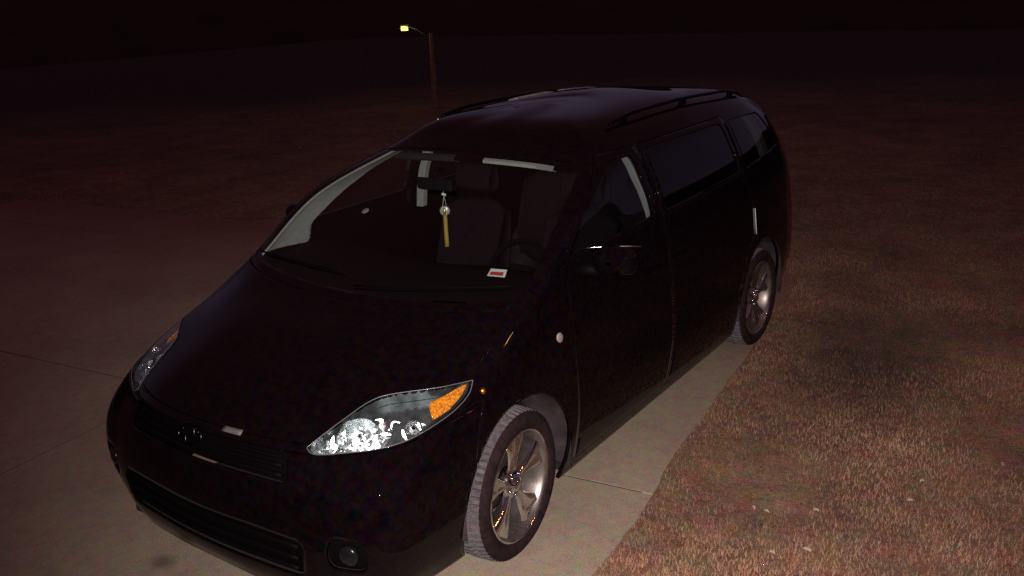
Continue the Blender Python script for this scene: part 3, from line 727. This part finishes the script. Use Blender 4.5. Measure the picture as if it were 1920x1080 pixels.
# ------------------------------------------------------------------ ground
TH = .13
def dv(x, y):          # driveway coordinates: across and along
    return (x+TH*y, y-TH*x)
def ground_z(x, y):
    r = max(0, y-45); r2 = max(0, -x-45)
    d = math.hypot(r, r2); return -3.6*(1-math.exp(-(d/26)**2)) if d > 0 else 0.
LAWN = mat('lawn_soil', (.10, .062, .040), .95)
def lawn_mat():
    m = LAWN; n = m.node_tree; b = n.nodes['Principled BSDF']; t = n.nodes.new('ShaderNodeTexCoord')
    n1 = n.nodes.new('ShaderNodeTexNoise'); n1.inputs['Scale'].default_value = 1.3; n1.inputs['Detail'].default_value = 10; n1.inputs['Roughness'].default_value = .65
    n2 = n.nodes.new('ShaderNodeTexNoise'); n2.inputs['Scale'].default_value = 38; n2.inputs['Detail'].default_value = 6; n2.inputs['Roughness'].default_value = .8
    r1 = n.nodes.new('ShaderNodeValToRGB'); r1.color_ramp.elements[0].position = .33; r1.color_ramp.elements[1].position = .68
    r1.color_ramp.elements[0].color = (.18, .082, .060, 1); r1.color_ramp.elements[1].color = (.38, .225, .15, 1)
    r2 = n.nodes.new('ShaderNodeValToRGB'); r2.color_ramp.elements[0].position = .3; r2.color_ramp.elements[1].position = .75
    r2.color_ramp.elements[0].color = (.5, .47, .48, 1); r2.color_ramp.elements[1].color = (1.45, 1.4, 1.3, 1)
    mx = n.nodes.new('ShaderNodeMix'); mx.data_type = 'RGBA'; mx.blend_type = 'MULTIPLY'; mx.inputs[0].default_value = 1
    for q in (n1, n2): link(n, t.outputs['Object'], q.inputs['Vector'])
    link(n, n1.outputs['Fac'], r1.inputs[0]); link(n, n2.outputs['Fac'], r2.inputs[0]); link(n, r1.outputs[0], mx.inputs[6]); link(n, r2.outputs[0], mx.inputs[7]); 
    def dark_patch(src):  # darkens an oval patch of soil near the drive
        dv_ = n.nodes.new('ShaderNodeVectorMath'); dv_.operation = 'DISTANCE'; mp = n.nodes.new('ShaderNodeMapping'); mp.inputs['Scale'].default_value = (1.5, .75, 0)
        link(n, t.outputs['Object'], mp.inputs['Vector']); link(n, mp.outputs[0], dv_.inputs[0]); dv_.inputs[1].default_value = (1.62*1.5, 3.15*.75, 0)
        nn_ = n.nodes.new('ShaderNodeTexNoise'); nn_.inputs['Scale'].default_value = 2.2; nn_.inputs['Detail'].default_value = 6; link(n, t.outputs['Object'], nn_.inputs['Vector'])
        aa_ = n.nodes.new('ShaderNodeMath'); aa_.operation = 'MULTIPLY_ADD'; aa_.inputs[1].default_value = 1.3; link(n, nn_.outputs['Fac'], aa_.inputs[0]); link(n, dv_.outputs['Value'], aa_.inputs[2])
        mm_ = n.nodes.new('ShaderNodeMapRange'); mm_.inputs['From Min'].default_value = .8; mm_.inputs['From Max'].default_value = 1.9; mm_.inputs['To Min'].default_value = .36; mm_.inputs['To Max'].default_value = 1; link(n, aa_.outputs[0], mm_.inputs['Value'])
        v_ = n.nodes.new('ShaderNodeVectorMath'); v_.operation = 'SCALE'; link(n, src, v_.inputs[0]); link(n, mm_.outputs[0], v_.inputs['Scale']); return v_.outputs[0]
    # night falloff painted in: soil colour darkens with distance, broken by noise
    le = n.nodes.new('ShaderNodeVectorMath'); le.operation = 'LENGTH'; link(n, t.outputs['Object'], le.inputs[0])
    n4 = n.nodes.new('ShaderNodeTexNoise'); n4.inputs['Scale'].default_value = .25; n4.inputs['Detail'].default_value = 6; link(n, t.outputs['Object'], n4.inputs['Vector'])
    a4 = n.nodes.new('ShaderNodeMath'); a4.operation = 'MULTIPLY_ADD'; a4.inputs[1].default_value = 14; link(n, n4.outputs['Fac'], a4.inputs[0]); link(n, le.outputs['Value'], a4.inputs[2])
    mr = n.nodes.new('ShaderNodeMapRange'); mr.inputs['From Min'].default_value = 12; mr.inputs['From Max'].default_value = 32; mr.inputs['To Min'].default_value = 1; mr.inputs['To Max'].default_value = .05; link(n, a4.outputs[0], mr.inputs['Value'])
    vs = n.nodes.new('ShaderNodeVectorMath'); vs.operation = 'SCALE'; link(n, dark_patch(mx.outputs[2]), vs.inputs[0]); link(n, mr.outputs[0], vs.inputs['Scale']); link(n, vs.outputs[0], b.inputs['Base Color'])
    bp = n.nodes.new('ShaderNodeBump'); bp.inputs['Strength'].default_value = .8; bp.inputs['Distance'].default_value = .04; link(n, n2.outputs['Fac'], bp.inputs['Height']); link(n, bp.outputs[0], b.inputs['Normal'])
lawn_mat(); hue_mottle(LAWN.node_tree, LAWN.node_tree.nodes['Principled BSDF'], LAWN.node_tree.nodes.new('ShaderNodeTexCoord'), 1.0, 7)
xs = sorted(set([-200, -120, -70, -45]+[-30+k*1.0 for k in range(50)]+[25, 40, 80, 200])); ys = sorted(set([-150, -60, -25]+[-10+k*1.0 for k in range(60)]+[60, 90, 150, 400]))
V = [(x, y, ground_z(x, y)-.012) for x in xs for y in ys]; Fc = []; n = len(ys)
for i in range(len(xs)-1):
    for j in range(n-1): a = i*n+j; Fc.append((a, a+n, a+n+1, a+1))
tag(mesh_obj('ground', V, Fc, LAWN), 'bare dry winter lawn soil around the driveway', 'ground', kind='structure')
# driveway slabs: one sheet with scored joints
CONC = mat('driveway_concrete', (.27, .225, .19), .9)
def conc_mat():
    n = CONC.node_tree; b = n.nodes['Principled BSDF']; t = n.nodes.new('ShaderNodeTexCoord')
    n1 = n.nodes.new('ShaderNodeTexNoise'); n1.inputs['Scale'].default_value = .9; n1.inputs['Detail'].default_value = 8; n1.inputs['Roughness'].default_value = .6
    n2 = n.nodes.new('ShaderNodeTexNoise'); n2.inputs['Scale'].default_value = 120; n2.inputs['Detail'].default_value = 5
    r1 = n.nodes.new('ShaderNodeValToRGB'); r1.color_ramp.elements[0].position = .3; r1.color_ramp.elements[1].position = .7
    r1.color_ramp.elements[0].color = (.262, .205, .158, 1); r1.color_ramp.elements[1].color = (.355, .288, .213, 1)
    r2 = n.nodes.new('ShaderNodeValToRGB'); r2.color_ramp.elements[0].position = .3; r2.color_ramp.elements[1].position = .7; r2.color_ramp.elements[0].color = (.78, .76, .78, 1); r2.color_ramp.elements[1].color = (1.2, 1.2, 1.17, 1)
    mx = n.nodes.new('ShaderNodeMix'); mx.data_type = 'RGBA'; mx.blend_type = 'MULTIPLY'; mx.inputs[0].default_value = 1
    for q in (n1, n2): link(n, t.outputs['Object'], q.inputs['Vector'])
    link(n, n1.outputs['Fac'], r1.inputs[0]); link(n, n2.outputs['Fac'], r2.inputs[0]); link(n, r1.outputs[0], mx.inputs[6]); link(n, r2.outputs[0], mx.inputs[7])
    # oil stain: a spot with a shape of its own, soft edged by noise
    vm = n.nodes.new('ShaderNodeVectorMath'); vm.operation = 'DISTANCE'; sc = n.nodes.new('ShaderNodeMapping'); sc.inputs['Scale'].default_value = (1, 1.2, 0)
    n3 = n.nodes.new('ShaderNodeTexNoise'); n3.inputs['Scale'].default_value = 14; n3.inputs['Detail'].default_value = 5
    ad = n.nodes.new('ShaderNodeMath'); ad.operation = 'MULTIPLY_ADD'; ad.inputs[1].default_value = .06
    link(n, t.outputs['Object'], sc.inputs['Vector']); link(n, sc.outputs[0], vm.inputs[0]); vm.inputs[1].default_value = (-.47, -.94*1.2, 0)
    link(n, t.outputs['Object'], n3.inputs['Vector']); link(n, n3.outputs['Fac'], ad.inputs[0]); link(n, vm.outputs['Value'], ad.inputs[2])
    r3 = n.nodes.new('ShaderNodeValToRGB'); r3.color_ramp.elements[0].position = .055; r3.color_ramp.elements[0].color = (.52, .50, .48, 1); r3.color_ramp.elements[1].position = .115; r3.color_ramp.elements[1].color = (1, 1, 1, 1)
    link(n, ad.outputs[0], r3.inputs[0]); mx2 = n.nodes.new('ShaderNodeMix'); mx2.data_type = 'RGBA'; mx2.blend_type = 'MULTIPLY'; mx2.inputs[0].default_value = 1
    link(n, mx.outputs[2], mx2.inputs[6]); link(n, r3.outputs[0], mx2.inputs[7]); 
    # soil and leaf dust washed over the back of the slab
    sx = n.nodes.new('ShaderNodeSeparateXYZ'); link(n, t.outputs['Object'], sx.inputs[0])
    bb = n.nodes.new('ShaderNodeMath'); bb.operation = 'MULTIPLY_ADD'; bb.inputs[1].default_value = -TH; link(n, sx.outputs['X'], bb.inputs[0]); link(n, sx.outputs['Y'], bb.inputs[2])
    n5 = n.nodes.new('ShaderNodeTexNoise'); n5.inputs['Scale'].default_value = 1.1; n5.inputs['Detail'].default_value = 8; link(n, t.outputs['Object'], n5.inputs['Vector'])
    b5 = n.nodes.new('ShaderNodeMath'); b5.operation = 'MULTIPLY_ADD'; b5.inputs[1].default_value = 2.6; link(n, n5.outputs['Fac'], b5.inputs[0]); link(n, bb.outputs[0], b5.inputs[2])
    m5 = n.nodes.new('ShaderNodeMapRange'); m5.inputs['From Min'].default_value = 3.2; m5.inputs['From Max'].default_value = 5.8; link(n, b5.outputs[0], m5.inputs['Value'])
    x5 = n.nodes.new('ShaderNodeMix'); x5.data_type = 'RGBA'; link(n, m5.outputs[0], x5.inputs[0]); link(n, mx2.outputs[2], x5.inputs[6]); x5.inputs[7].default_value = (.19, .092, .072, 1); link(n, x5.outputs[2], b.inputs['Base Color'])
    bp = n.nodes.new('ShaderNodeBump'); bp.inputs['Strength'].default_value = .25; bp.inputs['Distance'].default_value = .004; link(n, n2.outputs['Fac'], bp.inputs['Height']); link(n, bp.outputs[0], b.inputs['Normal'])
conc_mat(); hue_mottle(CONC.node_tree, CONC.node_tree.nodes['Principled BSDF'], CONC.node_tree.nodes.new('ShaderNodeTexCoord'), .5, 16)
def edge_right(b): return 1.325+.035*noise.noise((b*1.3, 0, 0))+.018*noise.noise((b*6, 3, 0))
def inv(a, b): d = 1+TH*TH; return ((a-TH*b)/d, (b+TH*a)/d)
JT = [.62-3.05*2, .62-3.05, .62, .62+3.05]; JL = [-2.15]
bm = bmesh.new()
bs = [-9]+JT+[4.7]; aa = [-9.5, -2.15, None]
for j in range(len(bs)-1):
    b0, b1 = bs[j]+.007, bs[j+1]-.007; K = max(2, int((b1-b0)/.12))
    for i in range(2):
        L_ = []; R_ = []
        for k in range(K+1):
            b = b0+(b1-b0)*k/K; wob = .0012*noise.noise((b0 if k < K/2 else b1, b*5, 1))
            a0 = aa[i]+(.007 if i else .03*noise.noise((b, 9, 0))); a1 = edge_right(b) if aa[i+1] is None else aa[i+1]-.007
            L_.append(inv(a0, b)); R_.append(inv(a1, b))
        top = [bm.verts.new((*p, .0)) for p in L_]; tr_ = [bm.verts.new((*p, .0)) for p in R_]; lo = [bm.verts.new((*p, -.10)) for p in L_]; lr = [bm.verts.new((*p, -.10)) for p in R_]
        for k in range(K): bm.faces.new((top[k], tr_[k], tr_[k+1], top[k+1])); bm.faces.new((top[k], top[k+1], lo[k+1], lo[k])); bm.faces.new((tr_[k], lr[k], lr[k+1], tr_[k+1]))
        bm.faces.new((top[0], lo[0], lr[0], tr_[0])); bm.faces.new((top[-1], tr_[-1], lr[-1], lo[-1]))
DRV = bm_obj('driveway', bm, CONC)
bm = bmesh.new(); bm.faces.new([bm.verts.new((*inv(a, b), -.0035)) for a, b in ((-9.45, -9), (1.28, -9), (1.28, 4.68), (-9.45, 4.68))])
bm_obj('joint_filler', bm, mat('joint_dirt', (.05, .036, .03), .95), DRV)
tag(DRV, 'pale concrete driveway slab under the van', 'driveway', kind='structure')
# low dark ring added all round to hide the glow at the horizon
V = []; Fc = []; n = 120
for k in range(n):
    t = 2*math.pi*k/n; hh = 15+7*noise.noise((math.cos(t)*3, math.sin(t)*3, 5.))+3*noise.noise((math.cos(t)*14, math.sin(t)*14, 2.))
    for rr, zz in ((110, -4.), (135, hh*.55), (165, hh), (230, hh*.6), (300, -4)): V.append((rr*math.cos(t), rr*math.sin(t), zz))
for k in range(n):
    k2 = (k+1) % n
    for j in range(4): Fc.append((k*5+j, k2*5+j, k2*5+j+1, k*5+j+1))
tag(mesh_obj('horizon_screen', V, Fc, mat('horizon_screen_dark', (.027, .016, .014), 1, noise_scale=.2, noise_amt=.4)), 'low dark ring added along the horizon to hide the sky glow', 'horizon_screen', kind='structure')
# grass: too many blades to count
def grass_mat():
    m = bpy.data.materials.new('dry_grass'); m.use_nodes = True; n = m.node_tree; b = n.nodes['Principled BSDF']; b.inputs['Roughness'].default_value = .9
    t = n.nodes.new('ShaderNodeTexCoord'); no = n.nodes.new('ShaderNodeTexNoise'); no.inputs['Scale'].default_value = 1.6; no.inputs['Detail'].default_value = 12; no.inputs['Roughness'].default_value = .75
    r = n.nodes.new('ShaderNodeValToRGB'); r.color_ramp.elements[0].position = .32; r.color_ramp.elements[0].color = (.125, .062, .043, 1); r.color_ramp.elements[1].position = .70; r.color_ramp.elements[1].color = (.36, .245, .155, 1)
    a = n.nodes.new('ShaderNodeAttribute'); a.attribute_name = 'tone'; mx = n.nodes.new('ShaderNodeMix'); mx.data_type = 'RGBA'; mx.blend_type = 'MULTIPLY'; mx.inputs[0].default_value = 1
    link(n, t.outputs['Object'], no.inputs['Vector']); link(n, no.outputs['Fac'], r.inputs[0]); link(n, r.outputs[0], mx.inputs[6]); link(n, a.outputs['Color'], mx.inputs[7]); link(n, mx.outputs[2], b.inputs['Base Color']); return m
def grass(n_near):
    rs = np.random.RandomState(5); pts = []
    tot = 0; P = []
    vs = []; tones = []
    # density falls with distance from the driveway's near corner, so no border shows
    for (aza, azb), n in (((-38, 25), n_near), ((-88, -38), int(n_near*.35))):
        rr = rs.uniform(2.8, 15.5, n); az_ = np.radians(rs.uniform(aza, azb, n)); x = 3.06+rr*np.sin(az_); y = -2.94+rr*np.cos(az_); a = x+TH*y
        nz = np.array([noise.noise((float(p)*.9, float(q)*.9, 4.)) for p, q in zip(x, y)]); keep = rs.uniform(0, 1, n) < np.clip(.66+nz*1.0, .15, 1)
        e_r = np.array([edge_right((float(q)-TH*float(p))) for p, q in zip(x, y)])
        lip = rs.normal(-.008, .028, n); dist_ = np.hypot(x-3.06, y+2.94); keep &= rs.uniform(0, 1, n) < np.clip((16-dist_)/11, 0, 1)
        keep &= (a > e_r+lip) | (a < -9.5+lip) | ((y-TH*x) > 4.62+lip*5)
        x, y, nz = x[keep], y[keep], nz[keep]; m = len(x)
        L = (.014+.0011*np.hypot(x-3.06, y+2.94))*rs.uniform(.5, 1.5, m); az = rs.uniform(0, 2*np.pi, m); lean = np.clip(rs.normal(1.38, .16, m), .8, 1.52); wd = rs.uniform(.0008, .0019, m)*(.6+.11*np.hypot(x-3.06, y+2.94))
        dx, dy = np.cos(az), np.sin(az); b0 = np.stack([x-dy*wd, y+dx*wd, np.full(m, -.012)], 1); b1 = np.stack([x+dy*wd, y-dx*wd, np.full(m, -.012)], 1)
        mid = np.stack([x+dx*L*np.sin(lean)*.4, y+dy*L*np.sin(lean)*.4, L*np.cos(lean)*.75], 1); tip = np.stack([x+dx*L*np.sin(lean), y+dy*L*np.sin(lean), np.maximum(.001, L*np.cos(lean))], 1)
        m0 = mid+np.stack([-dy*wd, dx*wd, 0*wd], 1)*.8; m1 = mid-np.stack([-dy*wd, dx*wd, 0*wd], 1)*.8
        vs.append(np.stack([b0, b1, m1, m0, tip], 1).reshape(-1, 3))
        c = rs.uniform(.78, 1.08, m)*np.clip(.92+nz*.9, .5, 1.3)*np.clip(.25+.62*np.hypot((x-1.62)*1.5, (y-3.15)*.75)+nz*.4, .42, 1)*np.clip(1.32-(np.hypot(x-3.06, y+2.94)-4.0)*.14, .40, 1.2); hue = rs.normal(.08, .12, m); hue2 = rs.normal(-.03, .08, m)-.02*np.clip(np.hypot(x-3.06, y+2.94)-5, 0, 4)  # blade tone also dims with distance: light falloff put into the colour
        pal = rs.uniform(0, 1, m) < .006; c = np.where(pal, c*1.4, c)
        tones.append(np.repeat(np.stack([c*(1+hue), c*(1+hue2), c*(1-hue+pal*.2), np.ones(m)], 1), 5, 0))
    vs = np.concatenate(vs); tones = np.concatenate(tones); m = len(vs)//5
    idx = np.arange(m)[:, None]*5
    quads = idx+np.array([[0, 1, 2, 3]]); tris = idx+np.array([[3, 2, 4]])
    me = bpy.data.meshes.new('grass'); me.vertices.add(len(vs)); me.vertices.foreach_set('co', vs.ravel())
    loops = np.concatenate([quads.ravel(), tris.ravel()]); me.loops.add(len(loops)); me.loops.foreach_set('vertex_index', loops)
    me.polygons.add(2*m); me.polygons.foreach_set('loop_start', np.concatenate([np.arange(m)*4, m*4+np.arange(m)*3])); me.update(calc_edges=True)
    ca = me.color_attributes.new('tone', 'FLOAT_COLOR', 'POINT'); ca.data.foreach_set('color', np.clip(tones, 0, 3).ravel())
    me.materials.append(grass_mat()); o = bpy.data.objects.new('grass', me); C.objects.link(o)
    return tag(o, 'short dry brown winter grass beside the driveway', 'grass', kind='stuff')
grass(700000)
# pale curled dead leaves on the lawn
LEAF = mat('dead_leaf', (.36, .29, .23), .8, noise_scale=60, noise_amt=.3)
def pix_ground(px, py, z=.0):
    d = _f*FPX+_r2*(px-960)-_u2*(py-540); t = (z-CAM_POS.z)/d.z; return CAM_POS+d*t
LV = [(1439, 962), (1530, 960), (1705, 941), (1647, 1020), (1736, 987), (1412, 955), (1512, 1034), (1447, 1040), (1879, 873), (1730, 905), (1631, 873), (1322, 1068)]
for k, (px, py) in enumerate(LV):
    p = pix_ground(px, py, .02); rnd = random.Random(k+40); V = []; Fc = []; a = rnd.uniform(.007, .014); K = 8
    for i in range(K+1):
        t = i/K; wd = a*.75*math.sin(math.pi*min(.97, t+.03))**.8
        for j in range(5): e_ = -1+j/2; V.append(((t-.5)*2*a*1.5, e_*wd, .012*e_*e_+.006*math.sin(t*3)+.003*rnd.random()))
    for i in range(K):
        for j in range(4): q = i*5+j; Fc.append((q, q+1, q+6, q+5))
    o = mesh_obj('dead_leaf', V, Fc, LEAF); o.location = p; o.rotation_euler = (rnd.uniform(-.4, .4), rnd.uniform(-.4, .4), rnd.uniform(0, 6)); q = o.modifiers.new('s', 'SOLIDIFY'); q.thickness = .0012
    tag(o, 'small pale curled dead leaf lying on the brown lawn', 'leaf', 'pale dead leaves on the lawn')

# ------------------------------------------------------------------ street lamps (one in view far off, one off to the right)
WOOD = mat('lamp_pole', (.15, .07, .045), .9, noise_scale=12, noise_amt=.3, bump=.3, bump_scale=30)
LMET = mat('lamp_metal', (.03, .03, .03), .5, .6, noise_scale=20)
def street_lamp(loc, h, arm, label, ecol, estr, pw, prad=.09, glowsize=(.22, .13), k=1.):
    L = empty('street_lamp', loc); tag(L, label, 'street lamp')
    v, f = lathe([(prad*1.25, 0), (prad*1.15, .3), (prad, h*.5), (prad*.75, h*.86), (prad*.6, h)], 16, 'z'); mesh_obj('pole', v, f, WOOD, L)
    A = Vector(arm); n = 8; k_ = k; pts = [(A.x*t, A.y*t, h-.15+.35*k_*math.sin(t*math.pi/2)) for t in [q/n for q in range(n+1)]]
    v, f = tube(pts, .009, 10); mesh_obj('arm', v, f, LMET, L)
    hd = Vector(pts[-1]); d = Vector((CAM_POS.x-loc[0]-hd.x, CAM_POS.y-loc[1]-hd.y, 0)).normalized(); rz = math.atan2(d.y, d.x)
    bm = bmesh.new(); add_box(bm, (0, 0, .022), (.16, glowsize[0]*1.2, .03)); add_box(bm, (-.065, 0, -.05), (.02, glowsize[0]*1.1, .10)); hdo = bm_obj('lamp_head', bm, LMET, L, bevel=.01); hdo.location = hd; hdo.rotation_euler = (0, 0, rz)
    bm = bmesh.new(); add_box(bm, (.005, 0, -.05), (.10, glowsize[0], glowsize[1])); g = bm_obj('lamp_glass', bm, mat('lamp_glow', (.8, .6, .3), .4, emit=ecol, estr=estr), L, bevel=.01); g.location = hd; g.rotation_euler = (0, 0, rz)
    if pw:
        l = lamp('lamp_light', hd+Vector((math.cos(rz), math.sin(rz), 0))*.25+Vector((0, 0, -.05)), pw, ecol, .10); l.parent = L
    return L
street_lamp((-11.09, 14.0, 0), 1.72, (-.81, 0), 'distant wooden lamp post with a small yellow light beyond the van roof', (1, .80, .20), 1.25, 5, .065, (.17, .10), .9)
street_lamp((8.6, 4.0, 0), 3.5, (-.5, -.2), 'lit lamp post standing on the lawn away to the right of the van', (1, .42, .10), 170, 10, .06)
